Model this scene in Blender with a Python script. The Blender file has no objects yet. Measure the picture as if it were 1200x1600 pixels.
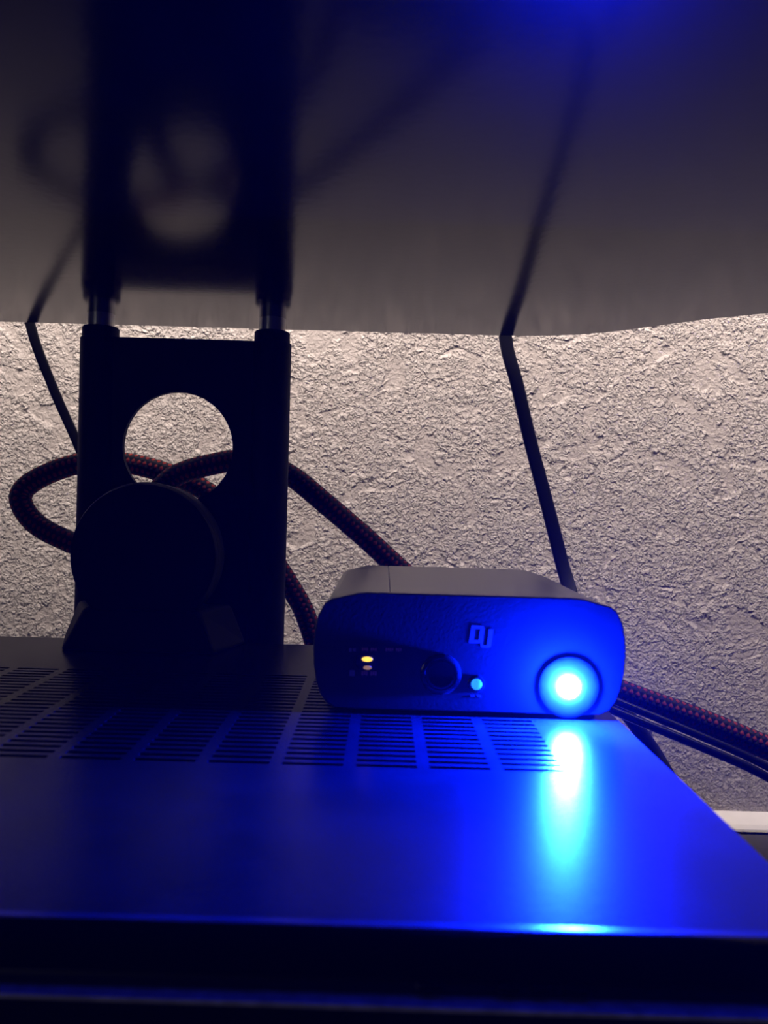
import bpy, bmesh, math, random
from mathutils import Vector, Matrix

random.seed(4)
scene = bpy.context.scene
C = scene.collection

# ---------------------------------------------------------------- camera
cam_data = bpy.data.cameras.new('camera')
cam_data.sensor_fit = 'VERTICAL'
cam_data.sensor_height = 24.0
cam_data.sensor_width = 18.0
cam_data.lens = 18.0
cam_data.clip_start = 0.01
cam_data.dof.use_dof = True
cam_data.dof.focus_distance = 0.42
cam_data.dof.aperture_fstop = 9.0
cam = bpy.data.objects.new('camera', cam_data)
C.objects.link(cam)
cam.matrix_world = (Matrix.Translation((0, 0, 0.98))
                    @ Matrix.Rotation(math.radians(90 - 0.955), 4, 'X')
                    @ Matrix.Rotation(math.radians(1.6), 4, 'Z'))
scene.camera = cam

# ---------------------------------------------------------------- world and lights
world = bpy.data.worlds.new('night_room')
scene.world = world
world.use_nodes = True
bgn = world.node_tree.nodes['Background']
bgn.inputs['Color'].default_value = (1.0, 0.9, 0.75, 1)
bgn.inputs['Strength'].default_value = 0.003
# thin scatter volume added to imitate camera glare around the blue light
glare_scatter = world.node_tree.nodes.new('ShaderNodeVolumeScatter')
glare_scatter.inputs['Density'].default_value = 0.0024
world.node_tree.links.new(glare_scatter.outputs['Volume'], world.node_tree.nodes['World Output'].inputs['Volume'])


def area(name, loc, aim, sx, sy, watts, color):
    d = bpy.data.lights.new(name, 'AREA')
    d.shape = 'RECTANGLE'
    d.size, d.size_y = sx, sy
    d.energy = watts
    d.color = color
    o = bpy.data.objects.new(name, d)
    C.objects.link(o)
    o.location = loc
    o.rotation_euler = (Vector(aim) - Vector(loc)).to_track_quat('-Z', 'Y').to_euler()
    return o


# warm light bar above and behind the riser, grazing down the wall
area('wall_backlight', (-0.03, 0.445, 1.36), (-0.03, 0.57, 1.02), 1.3, 0.05, 6.8, (1.0, 0.86, 0.79))

# unseen dim fill added in front to lift the pins and silver strip
area('front_fill', (-1.2, -1.3, 1.03), (0, 0.4, 1.0), 0.35, 0.35, 0.7, (1.0, 0.93, 0.85))

vs = scene.view_settings
vs.view_transform = 'Standard'
vs.look = 'None'
vs.exposure = 0.0
vs.gamma = 1.0
vs.use_curve_mapping = False
scene.cycles.use_denoising = True
scene.cycles.sample_clamp_indirect = 12.0
scene.cycles.max_bounces = 4
scene.cycles.adaptive_threshold = 0.03
scene.cycles.volume_bounces = 0
scene.cycles.caustics_reflective = True

LED_POWER = 320000.0

# ---------------------------------------------------------------- materials


def new_mat(name):
    m = bpy.data.materials.new(name)
    m.use_nodes = True
    nt = m.node_tree
    return m, nt, nt.nodes['Principled BSDF']


def mat(name, color, rough=0.5, metal=0.0, spec=0.5, vary=0.12, vscale=60.0, bump=0.0, bscale=400.0,
        emit=None, estr=0.0, coat=0.0, aniso=None, rvary=0.0):
    m, nt, b = new_mat(name)
    N, L = nt.nodes, nt.links
    b.inputs['Metallic'].default_value = metal
    b.inputs['Specular IOR Level'].default_value = spec
    b.inputs['Roughness'].default_value = rough
    if coat:
        b.inputs['Coat Weight'].default_value = coat
        b.inputs['Coat Roughness'].default_value = 0.1
    tc = N.new('ShaderNodeTexCoord')
    nz = N.new('ShaderNodeTexNoise')
    nz.inputs['Scale'].default_value = vscale
    nz.inputs['Detail'].default_value = 4
    L.new(tc.outputs['Object'], nz.inputs['Vector'])
    rp = N.new('ShaderNodeValToRGB')
    rp.color_ramp.elements[0].position = 0.3
    rp.color_ramp.elements[1].position = 0.7
    rp.color_ramp.elements[0].color = tuple(c * (1 - vary) for c in color) + (1,)
    rp.color_ramp.elements[1].color = tuple(min(1, c * (1 + vary)) for c in color) + (1,)
    L.new(nz.outputs['Fac'], rp.inputs['Fac'])
    L.new(rp.outputs['Color'], b.inputs['Base Color'])
    if rvary:
        mr = N.new('ShaderNodeMapRange')
        mr.inputs['To Min'].default_value = rough - rvary
        mr.inputs['To Max'].default_value = rough + rvary
        L.new(nz.outputs['Fac'], mr.inputs['Value'])
        L.new(mr.outputs['Result'], b.inputs['Roughness'])
    if bump:
        n2 = N.new('ShaderNodeTexNoise')
        n2.inputs['Scale'].default_value = bscale
        n2.inputs['Detail'].default_value = 3
        L.new(tc.outputs['Object'], n2.inputs['Vector'])
        bp = N.new('ShaderNodeBump')
        bp.inputs['Strength'].default_value = bump
        bp.inputs['Distance'].default_value = 0.0005
        L.new(n2.outputs['Fac'], bp.inputs['Height'])
        L.new(bp.outputs['Normal'], b.inputs['Normal'])
    if emit:
        b.inputs['Emission Color'].default_value = tuple(emit) + (1,)
        b.inputs['Emission Strength'].default_value = estr
    return m


def wall_material():
    m, nt, b = new_mat('knockdown_plaster')
    N, L = nt.nodes, nt.links
    tc = N.new('ShaderNodeTexCoord')

    def noise(scale, detail, dist=0.0, rough=0.5, off=(0, 0, 0)):
        mp = N.new('ShaderNodeMapping')
        mp.inputs['Location'].default_value = off
        L.new(tc.outputs['Object'], mp.inputs['Vector'])
        n = N.new('ShaderNodeTexNoise')
        n.inputs['Scale'].default_value = scale
        n.inputs['Detail'].default_value = detail
        n.inputs['Distortion'].default_value = dist
        n.inputs['Roughness'].default_value = rough
        L.new(mp.outputs['Vector'], n.inputs['Vector'])
        return n

    def mrange(src, a, bb, c=0.0, d=1.0, smooth=True):
        r = N.new('ShaderNodeMapRange')
        if smooth:
            r.interpolation_type = 'SMOOTHSTEP'
        r.inputs['From Min'].default_value = a
        r.inputs['From Max'].default_value = bb
        r.inputs['To Min'].default_value = c
        r.inputs['To Max'].default_value = d
        L.new(src, r.inputs['Value'])
        return r.outputs['Result']

    def math_(op, a, bb):
        n = N.new('ShaderNodeMath')
        n.operation = op
        for i, s in enumerate((a, bb)):
            if isinstance(s, (int, float)):
                n.inputs[i].default_value = s
            else:
                L.new(s, n.inputs[i])
        return n.outputs[0]

    # flattened splatter with broken rims, bare smooth patches between
    splat = noise(150, 3.0, 0.6, 0.6)
    fine = noise(340, 2.5, 0.4, 0.6, (3, 1, 7))
    patch = noise(34, 3.0, 0.8, 0.55, (9, 4, 2))
    plate = mrange(splat.outputs['Fac'], 0.46, 0.545)
    rag = mrange(fine.outputs['Fac'], 0.40, 0.62)
    cover = mrange(patch.outputs['Fac'], 0.37, 0.49, 0.20, 1.0)
    h = math_('MULTIPLY', math_('ADD', math_('MULTIPLY', plate, 0.7), math_('MULTIPLY', rag, 0.55)), cover)
    h = math_('ADD', h, math_('MULTIPLY', noise(900, 2).outputs['Fac'], 0.05))
    bp = N.new('ShaderNodeBump')
    bp.inputs['Strength'].default_value = 1.0
    bp.inputs['Distance'].default_value = 0.0019
    L.new(h, bp.inputs['Height'])
    L.new(bp.outputs['Normal'], b.inputs['Normal'])
    cr = N.new('ShaderNodeMixRGB')
    cr.inputs[1].default_value = (0.60, 0.535, 0.49, 1)
    cr.inputs[2].default_value = (0.66, 0.60, 0.555, 1)
    L.new(h, cr.inputs[0])
    L.new(cr.outputs[0], b.inputs['Base Color'])
    b.inputs['Roughness'].default_value = 0.55
    b.inputs['Specular IOR Level'].default_value = 0.35
    return m


def braid_material():
    m, nt, b = new_mat('red_black_braid')
    N, L = nt.nodes, nt.links
    uvn = N.new('ShaderNodeUVMap')
    sep = N.new('ShaderNodeSeparateXYZ')
    L.new(uvn.outputs['UV'], sep.inputs[0])

    def mm(op, a, c):
        n = N.new('ShaderNodeMath')
        n.operation = op
        for i, s in enumerate((a, c)):
            if isinstance(s, (int, float)):
                n.inputs[i].default_value = s
            else:
                L.new(s, n.inputs[i])
        return n.outputs[0]
    # diamond weave from two opposite helices
    u10 = mm('MULTIPLY', sep.outputs['X'], 8 * math.pi)
    v = mm('MULTIPLY', sep.outputs['Y'], 820.0)
    s1 = mm('SINE', mm('ADD', u10, v), 0.0)
    s2 = mm('SINE', mm('SUBTRACT', u10, v), 0.0)
    pr = mm('MULTIPLY', s1, s2)
    r = N.new('ShaderNodeValToRGB')
    r.color_ramp.elements[0].position = 0.60
    r.color_ramp.elements[1].position = 0.72
    r.color_ramp.elements[0].color = (0.008, 0.004, 0.004, 1)
    r.color_ramp.elements[1].color = (0.26, 0.026, 0.012, 1)
    L.new(mm('ADD', mm('MULTIPLY', pr, 0.5), 0.5), r.inputs['Fac'])
    L.new(r.outputs['Color'], b.inputs['Base Color'])
    bp = N.new('ShaderNodeBump')
    bp.inputs['Distance'].default_value = 0.0006
    L.new(mm('ABSOLUTE', pr, 0.0), bp.inputs['Height'])
    L.new(bp.outputs['Normal'], b.inputs['Normal'])
    b.inputs['Roughness'].default_value = 0.75
    b.inputs['Specular IOR Level'].default_value = 0.25
    return m


M = {}
M['wall'] = wall_material()
M['braid'] = braid_material()
M['trim'] = mat('white_trim_paint', (0.80, 0.76, 0.72), 0.45, vary=0.04)
M['floor'] = mat('dark_floor', (0.03, 0.026, 0.022), 0.6)
M['desk'] = mat('dark_desk_laminate', (0.016, 0.013, 0.012), 0.38, vary=0.35, vscale=25, bump=0.25, bscale=180, rvary=0.1)
M['shelf'] = mat('glossy_black_shelf', (0.0002, 0.0002, 0.0002), 0.15, spec=0.22, vary=0.2, bump=0.05, bscale=260)
M['leg'] = mat('matte_black_powder_coat', (0.004, 0.004, 0.004), 0.6, spec=0.08, vary=0.2, bump=0.15, bscale=900)
M['chrome'] = mat('chrome', (0.70, 0.70, 0.72), 0.28, metal=0.75, vary=0.05)
M['box'] = mat('black_textured_steel', (0.006, 0.006, 0.0065), 0.255, spec=0.03, vary=0.2, bump=0.10, bscale=1500)
M['boxface'] = mat('black_front_panel', (0.010, 0.010, 0.011), 0.35, spec=0.4, vary=0.15)
M['inside'] = mat('dark_interior', (0.006, 0.006, 0.006), 0.9, spec=0.1)
M['silver'] = mat('silver_strip', (0.75, 0.72, 0.64), 0.5, metal=0.0, vary=0.25, vscale=300)
M['rubber'] = mat('black_rubber', (0.008, 0.008, 0.008), 0.7, spec=0.3)
M['shell'] = mat('anodised_grey_shell', (0.030, 0.029, 0.031), 0.30, spec=0.75, metal=0.0, vary=0.15, vscale=90, bump=0.06, bscale=900)
M['plate'] = mat('black_face_plate', (0.012, 0.012, 0.013), 0.42, spec=0.45, vary=0.15, bump=0.05, bscale=900)
M['print'] = mat('pale_print', (0.15, 0.10, 0.11), 0.6, vary=0.15, vscale=500)
M['printred'] = mat('orange_red_print', (0.40, 0.12, 0.08), 0.6, vary=0.15, vscale=500)
M['dish'] = mat('matte_black_dish', (0.015, 0.015, 0.015), 0.6, spec=0.3)
M['bezel'] = mat('glossy_black_bezel', (0.010, 0.010, 0.011), 0.15, spec=0.6)
M['strap'] = mat('flat_black_cable', (0.005, 0.005, 0.005), 0.5, spec=0.12)
M['cord'] = mat('smooth_black_cord', (0.006, 0.006, 0.006), 0.30, spec=0.15)
M['device'] = mat('matte_black_plastic', (0.004, 0.004, 0.004), 0.6, spec=0.06, bump=0.1, bscale=1200)
M['led'] = mat('blue_led_lens', (0.05, 0.1, 0.6), 0.3, vary=0.02, emit=(0.0009, 0.0095, 1.0), estr=LED_POWER)
M['led_small'] = mat('small_blue_lens', (0.05, 0.15, 0.7), 0.25, vary=0.02, emit=(0.02, 0.26, 1.0), estr=1.4)
M['amber'] = mat('amber_lens', (0.7, 0.45, 0.05), 0.3, vary=0.05, emit=(1.0, 0.62, 0.06), estr=1.5)
M['amber_dim'] = mat('dim_amber_lens', (0.5, 0.3, 0.1), 0.3, vary=0.05, emit=(0.55, 0.30, 0.16), estr=0.45)


# ---------------------------------------------------------------- mesh helpers


def link(name, me, m, parent=None, smooth=False):
    o = bpy.data.objects.new(name, me)
    C.objects.link(o)
    if m:
        me.materials.append(M[m])
    if parent:
        o.parent = parent
        o.matrix_parent_inverse = parent.matrix_world.inverted()
    if smooth:
        for p in me.polygons:
            p.use_smooth = True
    return o


def from_bm(name, bm, m, parent=None, smooth=False):
    bmesh.ops.recalc_face_normals(bm, faces=bm.faces)
    me = bpy.data.meshes.new(name)
    bm.to_mesh(me)
    bm.free()
    return link(name, me, m, parent, smooth)


def bevel(o, w, seg=2, angle=30):
    b = o.modifiers.new('bevel', 'BEVEL')
    b.width = w
    b.segments = seg
    b.limit_method = 'ANGLE'
    b.angle_limit = math.radians(angle)
    return o


def box_bm(bm, x0, x1, y0, y1, z0, z1):
    vs_ = [bm.verts.new((x, y, z)) for z in (z0, z1) for y in (y0, y1) for x in (x0, x1)]
    for f in ((0, 1, 3, 2), (4, 6, 7, 5), (0, 4, 5, 1), (2, 3, 7, 6), (0, 2, 6, 4), (1, 5, 7, 3)):
        bm.faces.new([vs_[i] for i in f])


def box(name, x0, x1, y0, y1, z0, z1, m, parent=None, bev=0.0, seg=2):
    bm = bmesh.new()
    box_bm(bm, x0, x1, y0, y1, z0, z1)
    o = from_bm(name, bm, m, parent)
    if bev:
        bevel(o, bev, seg)
    return o


def prism(name, pts, axis, a, b, m, parent=None, bev=0.0, smooth=False, seg=2):
    """closed outline extruded along an axis; pts are the two other coordinates in order"""
    bm = bmesh.new()

    def v3(p, t):
        if axis == 'X':
            return (t, p[0], p[1])
        if axis == 'Y':
            return (p[0], t, p[1])
        return (p[0], p[1], t)
    va = [bm.verts.new(v3(p, a)) for p in pts]
    vb = [bm.verts.new(v3(p, b)) for p in pts]
    n = len(pts)
    for i in range(n):
        j = (i + 1) % n
        bm.faces.new((va[i], va[j], vb[j], vb[i]))
    bm.faces.new(va)
    bm.faces.new(vb[::-1])
    o = from_bm(name, bm, m, parent)
    if smooth:
        smooth_by_angle(o, 10)
    if bev:
        bevel(o, bev, seg, 40)
    return o


def smooth_by_angle(o, deg=35):
    me = o.data
    for p in me.polygons:
        p.use_smooth = True
    bm = bmesh.new()
    bm.from_mesh(me)
    for e in bm.edges:
        if len(e.link_faces) == 2 and e.calc_face_angle(0) > math.radians(deg):
            e.smooth = False
    bm.to_mesh(me)
    bm.free()


def lathe(name, prof, centre, axis, m, parent=None, n=40, caps=(True, True)):
    """profile (radius, height) spun around an axis through centre; axis 'Z' up or 'Y' towards the viewer (-Y)"""
    bm = bmesh.new()
    rings = []
    for r, h in prof:
        ring = []
        for k in range(n):
            a = 2 * math.pi * k / n
            if axis == 'Z':
                p = (centre[0] + r * math.cos(a), centre[1] + r * math.sin(a), centre[2] + h)
            else:
                p = (centre[0] + r * math.cos(a), centre[1] - h, centre[2] + r * math.sin(a))
            ring.append(bm.verts.new(p))
        rings.append(ring)
    for i in range(len(rings) - 1):
        for k in range(n):
            j = (k + 1) % n
            bm.faces.new((rings[i][k], rings[i][j], rings[i + 1][j], rings[i + 1][k]))
    if caps[0]:
        bm.faces.new(rings[0])
    if caps[1]:
        bm.faces.new(rings[-1][::-1])
    o = from_bm(name, bm, m, parent)
    smooth_by_angle(o)
    return o


def catmull(pts, per=14):
    P = [Vector(p) for p in pts]
    P = [P[0] * 2 - P[1]] + P + [P[-1] * 2 - P[-2]]
    out = []
    for i in range(1, len(P) - 2):
        p0, p1, p2, p3 = P[i - 1:i + 3]
        for k in range(per):
            t = k / per
            out.append(0.5 * ((2 * p1) + (p2 - p0) * t + (2 * p0 - 5 * p1 + 4 * p2 - p3) * t * t
                              + (3 * p1 - p0 - 3 * p2 + p3) * t ** 3))
    out.append(P[-2])
    return out


def tube(name, pts, m, parent=None, r=0.003, n=16, per=14, section=None, facing=None):
    """swept section along a smooth path, with UVs (around, metres along)"""
    path = catmull(pts, per)
    if section is None:
        section = [(r * math.cos(2 * math.pi * k / n), r * math.sin(2 * math.pi * k / n)) for k in range(n)]
    n = len(section)
    bm = bmesh.new()
    uvl = bm.loops.layers.uv.new('UVMap')
    rings, dist, d = [], [], 0.0
    nrm = None
    for i, p in enumerate(path):
        t = (path[min(i + 1, len(path) - 1)] - path[max(i - 1, 0)]).normalized()
        if facing is not None:
            side = t.cross(Vector(facing)).normalized()
            nrm = side
        elif nrm is None:
            nrm = t.orthogonal().normalized()
        else:
            nrm = (nrm - t * nrm.dot(t)).normalized()
        bn = t.cross(nrm).normalized()
        if i:
            d += (p - path[i - 1]).length
        dist.append(d)
        rings.append([bm.verts.new(p + nrm * a + bn * b) for a, b in section])
    for i in range(len(rings) - 1):
        for k in range(n):
            j = (k + 1) % n
            f = bm.faces.new((rings[i][k], rings[i][j], rings[i + 1][j], rings[i + 1][k]))
            uu = (k / n, (k + 1) / n, (k + 1) / n, k / n)
            vv = (dist[i], dist[i], dist[i + 1], dist[i + 1])
            for q, lp in enumerate(f.loops):
                lp[uvl].uv = (uu[q], vv[q])
    bm.faces.new(rings[0][::-1])
    bm.faces.new(rings[-1])
    bmesh.ops.recalc_face_normals(bm, faces=bm.faces)
    me = bpy.data.meshes.new(name)
    bm.to_mesh(me)
    bm.free()
    o = link(name, me, m, parent)
    smooth_by_angle(o, 45)
    return o


def rounded_rect(w, h, r, k=4):
    out = []
    for cx, cy, a0 in ((w / 2 - r, h / 2 - r, 0), (-w / 2 + r, h / 2 - r, 90), (-w / 2 + r, -h / 2 + r, 180), (w / 2 - r, -h / 2 + r, 270)):
        for q in range(k + 1):
            a = math.radians(a0 + 90 * q / k)
            out.append((cx + r * math.cos(a), cy + r * math.sin(a)))
    return out


def thing(name, label, cat, loc=(0, 0, 0), group=None):
    o = bpy.data.objects.new(name, None)
    o.empty_display_size = 0.02
    C.objects.link(o)
    o.location = loc
    o.matrix_world = Matrix.Translation(loc)
    return tag(o, label, cat, group)


def tag(o, label, cat, group=None):
    o['label'] = label
    o['category'] = cat
    if group:
        o['group'] = group
    return o


def struct(o, label=None, cat=None):
    o['kind'] = 'structure'
    if label:
        o['label'] = label
    if cat:
        o['category'] = cat
    return o


# ---------------------------------------------------------------- the room
DESK = 0.745
WALL = 0.57
struct(box('floor', -1.6, 1.6, -1.6, 0.62, -0.05, 0.0, 'floor'), 'dark floor below the desk', 'floor')
struct(box('wall_back', -1.6, 1.6, WALL, WALL + 0.05, 0.0, 2.3, 'wall'), 'beige knockdown textured wall lit from above', 'wall')
struct(prism('trim_1', [(WALL, 0.7545), (WALL - 0.011, 0.7490), (WALL - 0.0135, 0.7465), (WALL - 0.014, DESK), (WALL, DESK)], 'X', -1.6, 1.6, 'trim'),
       'narrow white painted trim strip where wall meets desk', 'trim')

desk = thing('desk', 'dark desk under the black component, against the textured wall', 'desk', (0, 0.15, 0))
box('tabletop', -1.0, 0.85, -0.15, WALL - 0.0155, DESK - 0.03, DESK, 'desk', desk, 0.003)
for x in (-0.95, 0.80):
    for y in (-0.10, 0.50):
        box('leg', x - 0.025, x + 0.025, y - 0.025, y + 0.025, 0.0, DESK - 0.03, 'desk', desk, 0.002)

# ---------------------------------------------------------------- monitor riser (shelf above, leg with round cut-out)
SHELF = 1.0879
riser = thing('monitor_riser', 'glossy black shelf on a black leg panel with a round cable hole', 'riser', (-0.123, 0.47, DESK))
outline = [(-0.62, 0.02), (0.37, 0.02), (0.37, 0.30), (0.335, 0.325), (0.208, 0.424), (0.181, 0.4415), (0.150, 0.470), (0.135, 0.482),
           (0.120, 0.4905), (0.105, 0.4955), (0.088, 0.4985), (0.065, 0.4995), (-0.33, 0.4995), (-0.37, 0.490), (-0.585, 0.325), (-0.62, 0.30)]
prism('shelf_board', outline, 'Z', SHELF, SHELF + 0.016, 'shelf', riser, bev=0.0008)


def panel_with_hole(name, x0, x1, z0, z1, y0, y1, cx, cz, r, m, parent):
    bm = bmesh.new()
    n = 64
    zc0 = cz - (z1 - cz)                      # square zone round the hole
    def edge(a):
        dx, dz = math.cos(a), math.sin(a)
        t = 1e9
        if dx > 1e-9: t = min(t, (x1 - cx) / dx)
        if dx < -1e-9: t = min(t, (x0 - cx) / dx)
        if dz > 1e-9: t = min(t, (z1 - cz) / dz)
        if dz < -1e-9: t = min(t, (zc0 - cz) / dz)
        return cx + dx * t, cz + dz * t
    ang = sorted(set([2 * math.pi * k / n for k in range(n)] +
                     [math.atan2(z - cz, x - cx) % (2 * math.pi) for x in (x0, x1) for z in (zc0, z1)]))
    F, Bk = [], []
    for y, lst in ((y0, F), (y1, Bk)):
        for a in ang:
            ex, ez = edge(a)
            lst.append((bm.verts.new((cx + r * math.cos(a), y, cz + r * math.sin(a))), bm.verts.new((ex, y, ez))))
    k = len(ang)
    for i in range(k):
        j = (i + 1) % k
        bm.faces.new((F[i][0], F[i][1], F[j][1], F[j][0]))
        bm.faces.new((Bk[i][0], Bk[j][0], Bk[j][1], Bk[i][1]))
        bm.faces.new((F[i][0], F[j][0], Bk[j][0], Bk[i][0]))
        bm.faces.new((F[i][1], Bk[i][1], Bk[j][1], F[j][1]))
    box_bm(bm, x0, x1, y0, y1, z0, zc0)
    o = from_bm(name, bm, m, parent)
    return o


LX0, LX1, LY = -0.1756, -0.0711, 0.470
panel_with_hole('leg_panel', LX0, LX1, DESK + 0.008, 1.0732, LY - 0.006, LY - 0.002, -0.1256, 1.0078, 0.0333, 'leg', riser)
for x in (LX0, LX1):
    post = lathe('post', [(0.0118, 0.0), (0.0118, 1.0725 - DESK - 0.008), (0.0112, 1.0732 - DESK - 0.008)], (x, LY, DESK + 0.008), 'Z', 'leg', riser)
    lathe('collar', [(0.0108, 0.0), (0.0108, 0.0058), (0.0102, 0.0065)], (x, LY, 1.0732), 'Z', 'leg', post)
    lathe('pin', [(0.0080, 0.0), (0.0080, SHELF - 1.0797)], (x, LY, 1.0797), 'Z', 'chrome', post)
box('foot_plate', LX0 - 0.018, LX1 + 0.018, LY - 0.022, LY + 0.03, DESK, DESK + 0.008, 'leg', riser, 0.0015)

# ---------------------------------------------------------------- audio component (big black box with slotted top)
BX0, BX1, BY0, BY1, BT = -0.335, 0.0935, 0.1437, 0.434, 0.8963
comp = thing('audio_component', 'wide black metal component with rows of vent slots on its top', 'audio component',
             ((BX0 + BX1) / 2, (BY0 + BY1) / 2, DESK))
# top cover: plate with real slots, 15 columns by 25 rows
xs, ys = [BX0], [BY0 + 0.0075]
holex, holey = [], []
pitch, ncol = 0.0232, 15
xr = 0.0590
for c in range(ncol - 1, -1, -1):
    x1 = xr - c * pitch
    x0 = x1 - (pitch - 0.0040)
    xs += [x0, x1]
    holex.append((x0, x1))
xs.append(BX1)
rows, py, sy0 = 25, 0.0049, 0.2385
for r_ in range(rows):
    y0 = sy0 + r_ * py
    ys += [y0, y0 + 0.0024]
    holey.append((y0, y0 + 0.0024))
ys.append(BY1)
bm = bmesh.new()
grid = [[bm.verts.new((x, y, BT)) for y in ys] for x in xs]
for i in range(len(xs) - 1):
    for j in range(len(ys) - 1):
        if i % 2 == 1 and j % 2 == 1:
            continue
        bm.faces.new((grid[i][j], grid[i + 1][j], grid[i + 1][j + 1], grid[i][j + 1]))
# rolled front lip, rear and side flanges
R = 0.0045
BEAD = 0.0006                                  # low bead raised along the front edge
prev = [grid[i][0] for i in range(len(xs))]
for dy, dz in ((-0.0008, 0.0001), (-0.0020, 0.00045), (-0.0030, BEAD)):
    cur = [bm.verts.new((x, ys[0] + dy, BT + dz)) for x in xs]
    for i in range(len(xs) - 1):
        f = bm.faces.new((prev[i], cur[i], cur[i + 1], prev[i + 1]))
        f.smooth = True
    prev = cur
for q in range(1, 7):
    a = math.radians(90 * q / 6)
    cur = [bm.verts.new((x, BY0 + R - R * math.sin(a), BT + BEAD - R + R * math.cos(a))) for x in xs]
    for i in range(len(xs) - 1):
        f = bm.faces.new((prev[i], cur[i], cur[i + 1], prev[i + 1]))
        f.smooth = True
    prev = cur
low = [bm.verts.new((x, BY0, BT - 0.007)) for x in xs]
for i in range(len(xs) - 1):
    bm.faces.new((prev[i], low[i], low[i + 1], prev[i + 1]))
for col in (0, len(xs) - 1):
    lw = [bm.verts.new((xs[col], y, 0.760)) for y in ys]
    for j in range(len(ys) - 1):
        bm.faces.new((grid[col][j], grid[col][j + 1], lw[j + 1], lw[j]))
cover = from_bm('top_cover', bm, 'box', comp)
sol = cover.modifiers.new('thickness', 'SOLIDIFY')
sol.thickness = 0.0012
sol.offset = -1
box('chassis', BX0 + 0.002, BX1 - 0.002, BY0 + 0.008, BY1 - 0.001, 0.757, BT - 0.022, 'inside', comp)
box('rear_panel', BX0 + 0.0015, BX1 - 0.0015, BY1 - 0.0025, BY1 - 0.0005, 0.757, BT - 0.0015, 'inside', comp)
face = box('front_panel', BX0, BX1, BY0 + 0.0006, BY0 + 0.012, 0.757, BT - 0.0072, 'boxface', comp, 0.001)
prism('silver_strip', [(BX0, BY0 + 0.0008), (BX0, BY0 - 0.0002), (BX1, BY0 - 0.0035), (BX1, BY0 + 0.0008)], 'Z', 0.8852, 0.8860, 'silver', face)
for x0, x1 in ((0.0085, 0.0135), (0.0240, 0.0285), (0.0300, 0.0345), (0.0362, 0.0415)):
    box('button', x0, x1, BY0 - 0.0008, BY0 + 0.001, 0.8872, 0.8890, 'bezel', face, 0.0004)
for x in (BX0 + 0.05, BX1 - 0.05):
    for y in (BY0 + 0.05, BY1 - 0.05):
        lathe('foot', [(0.018, 0.0), (0.020, 0.004), (0.020, 0.012)], (x, y, DESK), 'Z', 'rubber', comp)

# ---------------------------------------------------------------- small amplifier with the blue light
AX = 0.0347
AY0, AY1 = 0.297, 0.425
amp = thing('headphone_amplifier', 'small black amplifier with rounded sides and a glaring blue light', 'amplifier', (AX, 0.36, BT))


def amp_section(g=0.0, groove=False):
    half = [(0.0400, 0.9432), (0.0440, 0.9428), (0.0537, 0.9402), (0.0562, 0.9385), (0.0585, 0.9340), (0.0598, 0.9280), (0.0602, 0.9215),
            (0.0598, 0.9150), (0.0587, 0.9090), (0.0570, 0.9040), (0.0545, 0.9005), (0.0510, 0.8988), (0.0450, 0.8985)]
    cz = 0.9208
    out = [(AX + x + (g if x > 0.05 else 0), z + g * (1 if z > cz else -0.5)) for x, z in half]
    left = [(2 * AX - x, z) for x, z in out][::-1]
    if groove:
        left += [(0.0030, 0.9432), (0.0033, 0.9428), (0.0036, 0.9432)]
    return left + out


prism('shell', amp_section(0, True), 'Y', AY0 + 0.003, AY1, 'shell', amp, smooth=True)
prism('front_plate', amp_section(0.0005), 'Y', AY0, AY0 + 0.0032, 'plate', amp, bev=0.0005)
for x in (-0.012, 0.082):
    for y in (0.312, 0.410):
        lathe('foot', [(0.0055, 0.0), (0.0060, 0.0006), (0.0060, 0.0024)], (x, y, BT), 'Z', 'rubber', amp)
# blue light with its ring
LED = (0.0736, AY0, 0.9092)
ring = lathe('light_ring', [(0.0122, 0.0), (0.0122, 0.0001), (0.0119, 0.00018), (0.0113, 0.0002), (0.0108, 0.0002), (0.0070, 0.0001)],
             LED, 'Y', 'plate', amp, 48, (True, False))
lathe('light_dish', [(0.0107, 0.0001), (0.0106, 0.00022), (0.0070, 0.00022), (0.0043, 0.0002)], LED, 'Y', 'dish', ring, 48, (False, False))
ring['label'] = 'thin black ring around the blue light'
lens = lathe('light_lens', [(0.0043, 0.0), (0.0043, 0.0008), (0.0038, 0.0011), (0.0029, 0.0014), (0.0015, 0.0016), (0.0004, 0.0017)],
             LED, 'Y', 'led', amp, 32)
lens['label'] = 'glaring blue light'
# headphone socket
JK = (0.0238, AY0, 0.9127)
sock = lathe('headphone_socket', [(0.0080, 0.0), (0.0080, 0.0003), (0.0075, 0.0006), (0.0062, 0.0006), (0.0058, 0.0003)], JK, 'Y', 'bezel', amp, 40)
lathe('socket_hole', [(0.0050, 0.0), (0.0050, 0.0007)], (JK[0], JK[1], JK[2]), 'Y', 'inside', sock, 32)
# small blue indicator
si = lathe('indicator_rim', [(0.0034, 0.0), (0.0034, 0.0003), (0.0029, 0.0005), (0.0024, 0.0005)], (0.0377, AY0, 0.9094), 'Y', 'bezel', amp, 28)
lathe('indicator_lens', [(0.0021, 0.0), (0.0021, 0.0012), (0.0014, 0.0017), (0.0004, 0.0018)], (0.0377, AY0, 0.9094), 'Y', 'led_small', si, 24)
# gain switch with amber lit window
sw = prism('gain_switch', [(-0.0053 + a, 0.9167 + b) for a, b in rounded_rect(0.0078, 0.0062, 0.0024)], 'Y', AY0 - 0.0008, AY0, 'bezel', amp)


def lozenge(name, cx, cz, w, h, m, parent):
    o = prism(name, [(cx + w / 2 * math.cos(2 * math.pi * k / 20), cz + h / 2 * math.sin(2 * math.pi * k / 20)) for k in range(20)],
              'Y', AY0 - 0.0014, AY0 - 0.0006, m, parent)
    return o


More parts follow.
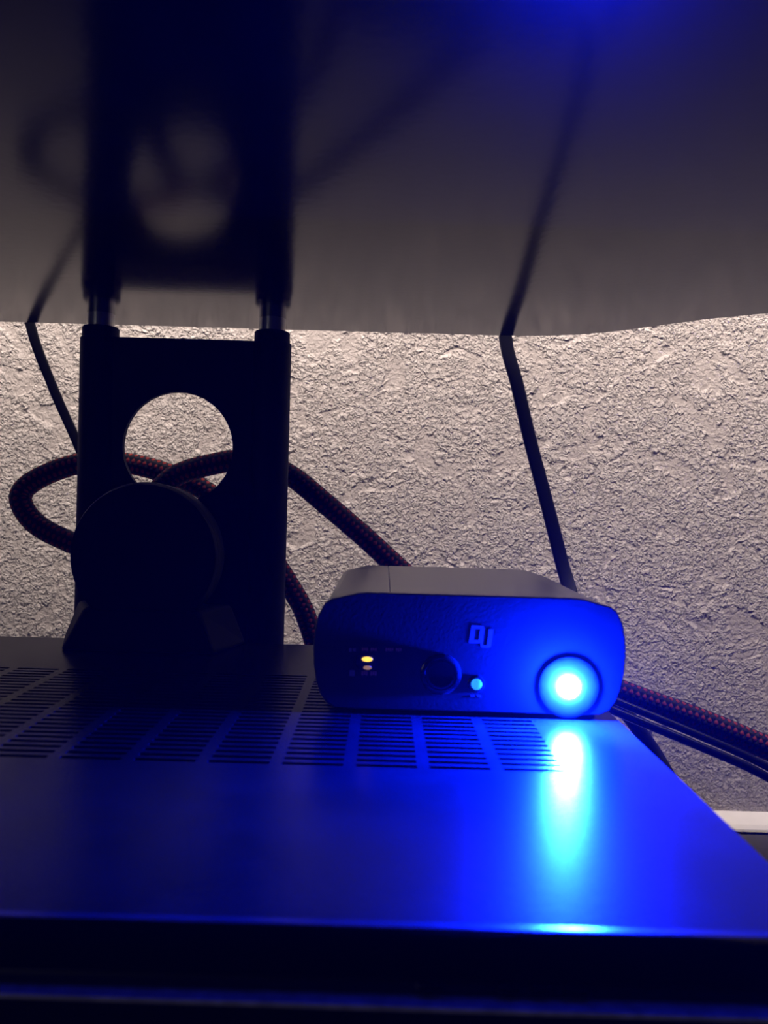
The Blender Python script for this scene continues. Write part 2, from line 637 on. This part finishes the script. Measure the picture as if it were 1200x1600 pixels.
lozenge('lit_window', -0.0049, 0.9180, 0.0042, 0.0018, 'amber', sw)
lozenge('lower_window', -0.0047, 0.9147, 0.0032, 0.0014, 'amber_dim', sw)
# printed marks (too small to read in the photo) and the emblem


def marks(name, x0, x1, z0, z1, m, n):
    bm_ = bmesh.new()
    w = (x1 - x0) / n
    for k in range(n):
        if n > 4 and k == n // 2:
            continue
        a = x0 + k * w
        box_bm(bm_, a + w * 0.10, a + w * 0.85, AY0 - 0.00012, AY0 + 0.0001, z0 + (z1 - z0) * 0.15 * (k % 2), z1)
    return from_bm(name, bm_, m, amp)


marks('printed_symbol', -0.0122, -0.0092, 0.9205, 0.9219, 'print', 2)
marks('printed_symbol', -0.0119, -0.0092, 0.9111, 0.9133, 'print', 1)
marks('printed_text', -0.0072, -0.0012, 0.9210, 0.9222, 'printred', 7)
marks('printed_text', -0.0071, -0.0010, 0.9115, 0.9131, 'printred', 7)
marks('printed_text', 0.0020, 0.0084, 0.9211, 0.9224, 'printred', 8)
marks('printed_text', 0.0355, 0.0398, 0.9042, 0.9050, 'print', 5)


def emblem():
    k = 2.06e-5                                   # slanted joined letters, D then U
    def pt(u, v):
        return (0.0389 + (u - 620) * k, 0.9281 - (v - 410) * k)
    polys = [
        [(437, 208), (520, 212), (485, 556), (393, 556)],           # D stem
        [(520, 212), (655, 222), (690, 262), (686, 282), (511, 282)],  # D top
        [(686, 282), (600, 282), (578, 490), (556, 490), (556, 556), (585, 556), (606, 540), (664, 500)],  # D bowl / U left stem
        [(492, 490), (556, 490), (556, 556), (485, 556)],           # D foot
        [(606, 540), (664, 500), (660, 572), (690, 588), (735, 588), (800, 622), (770, 634), (648, 630), (626, 612)],  # U foot
        [(765, 276), (855, 280), (822, 590), (800, 622), (735, 588)],  # U right stem
    ]
    bm_ = bmesh.new()
    for poly in polys:
        a = [bm_.verts.new((pt(*p)[0], AY0 - 0.00004, pt(*p)[1])) for p in poly]
        b = [bm_.verts.new((pt(*p)[0], AY0 + 0.0001, pt(*p)[1])) for p in poly]
        bm_.faces.new(a)
        bm_.faces.new(b[::-1])
        for i in range(len(a)):
            j = (i + 1) % len(a)
            bm_.faces.new((a[i], b[i], b[j], a[j]))
    o = from_bm('emblem', bm_, 'print', amp)
    o['label'] = 'pale slanted two-letter emblem'
    return o


emblem()

# ---------------------------------------------------------------- round black device in front of the leg
dev = thing('round_device', 'black disc-shaped device on a flared foot in front of the leg panel', 'device', (-0.1271, 0.42, BT))
DC = (-0.1271, 0.418, 0.9458)
lathe('body', [(0.028, -0.014), (0.0375, -0.012), (0.0392, -0.008), (0.0395, 0.009), (0.0385, 0.0115), (0.035, 0.0125), (0.028, 0.0110), (0.004, 0.0080)],
      DC, 'Y', 'device', dev, 72)
lathe('front_rim', [(0.0370, 0.0), (0.0396, 0.0), (0.0399, 0.0012), (0.0396, 0.0024), (0.0370, 0.0024)], (DC[0], DC[1] - 0.006, DC[2]), 'Y', 'device', dev, 72)
bm = bmesh.new()
lo = [(-0.0518, 0.4325), (0.0518, 0.4325), (0.040, 0.400), (-0.040, 0.400)]
hi = [(-0.0430, 0.4310), (0.0430, 0.4310), (0.030, 0.406), (-0.030, 0.406)]
for (za, pa), (zb, pb) in (((BT, lo), (0.9185, hi)),):
    a = [bm.verts.new((DC[0] + x, y, za)) for x, y in pa]
    b = [bm.verts.new((DC[0] + x, y, zb)) for x, y in pb]
    bm.faces.new(a)
    bm.faces.new(b[::-1])
    for i in range(4):
        j = (i + 1) % 4
        bm.faces.new((a[i], b[i], b[j], a[j]))
bevel(from_bm('foot', bm, 'device', dev), 0.002, 3)

# ---------------------------------------------------------------- cables
braid = tube('braided_power_cord', [
    (-0.010, 0.535, 0.752), (-0.025, 0.532, 0.800), (-0.047, 0.528, 0.885), (-0.064, 0.526, 0.920), (-0.095, 0.524, 0.962),
    (-0.125, 0.522, 0.984), (-0.150, 0.522, 0.994), (-0.180, 0.522, 1.000), (-0.207, 0.518, 0.998), (-0.232, 0.513, 0.987),
    (-0.2415, 0.510, 0.975), (-0.233, 0.508, 0.960), (-0.213, 0.505, 0.949), (-0.180, 0.502, 0.940), (-0.158, 0.500, 0.953),
    (-0.152, 0.500, 0.974), (-0.137, 0.501, 0.991), (-0.112, 0.503, 1.000), (-0.088, 0.505, 1.003), (-0.064, 0.506, 0.995),
    (-0.036, 0.505, 0.974), (-0.010, 0.503, 0.953), (0.012, 0.500, 0.934), (0.040, 0.492, 0.912), (0.080, 0.478, 0.890),
    (0.115, 0.465, 0.8785), (0.150, 0.455, 0.8675), (0.190, 0.450, 0.8550), (0.225, 0.447, 0.8420), (0.270, 0.445, 0.8240),
    (0.340, 0.440, 0.790), (0.420, 0.430, 0.7535), (0.520, 0.42, 0.7517)], 'braid', r=0.0071, n=20, per=14)
tag(braid, 'thick red and black braided cord looping behind the leg panel', 'cable')

c1 = tube('thin_cord', [(0.060, 0.4405, 0.897), (0.100, 0.440, 0.8815), (0.140, 0.438, 0.8665), (0.180, 0.436, 0.8515), (0.220, 0.434, 0.8350),
                        (0.270, 0.430, 0.8080), (0.340, 0.420, 0.765), (0.400, 0.41, 0.7475), (0.500, 0.40, 0.7473)], 'cord', r=0.0023, n=12)
tag(c1, 'thin black cord running directly below the braided cord, upper of two', 'cable', 'thin black cords right of the amplifier')
c2 = tube('thin_cord', [(0.060, 0.4385, 0.892), (0.100, 0.437, 0.8765), (0.140, 0.435, 0.8610), (0.180, 0.433, 0.8460), (0.220, 0.431, 0.8295),
                        (0.270, 0.427, 0.8000), (0.330, 0.417, 0.762), (0.385, 0.405, 0.7475), (0.480, 0.39, 0.7473)], 'cord', r=0.0025, n=12)
tag(c2, 'lowest thin black cord at right, below its twin and the braided cord', 'cable', 'thin black cords right of the amplifier')

sec = rounded_rect(0.0086, 0.0036, 0.0012)
s1 = tube('flat_cable', [(0.066, 0.512, 1.30), (0.0715, 0.510, 1.16), (0.0765, 0.509, 1.092), (0.0855, 0.507, 1.057), (0.0945, 0.503, 1.020),
                         (0.1050, 0.496, 0.980), (0.1135, 0.486, 0.943), (0.1160, 0.470, 0.922), (0.105, 0.452, 0.915), (0.085, 0.4435, 0.9135)],
          'strap', section=sec, facing=(0.0, -1.0, 0.25))
tag(s1, 'flat black cable hanging from the shelf edge down behind the amplifier', 'cable', 'flat black hanging cables')
sec2 = rounded_rect(0.0064, 0.0034, 0.0012)
s2 = tube('flat_cable', [(-0.262, 0.513, 1.30), (-0.250, 0.512, 1.16), (-0.2385, 0.511, 1.092), (-0.2270, 0.522, 1.050), (-0.2120, 0.537, 1.005),
                         (-0.2000, 0.546, 0.960), (-0.193, 0.548, 0.900), (-0.189, 0.548, 0.820), (-0.187, 0.548, 0.748)],
          'strap', section=sec2, facing=(0.35, -1.0, 0.0))
tag(s2, 'narrow flat black cable slanting from the shelf edge behind the leg panel', 'cable', 'flat black hanging cables')
drop = tube('drop_cord', [(0.1300, 0.480, 0.9000), (0.1380, 0.478, 0.8800), (0.1475, 0.474, 0.8595), (0.1568, 0.469, 0.8470), (0.1690, 0.466, 0.8300),
                          (0.1780, 0.457, 0.8130), (0.1920, 0.455, 0.7880), (0.2060, 0.450, 0.7640), (0.2200, 0.440, 0.7500), (0.2500, 0.42, 0.7495)], 'strap', r=0.0044, n=12)
tag(drop, 'black cord dropping beside the right edge of the component', 'cable')
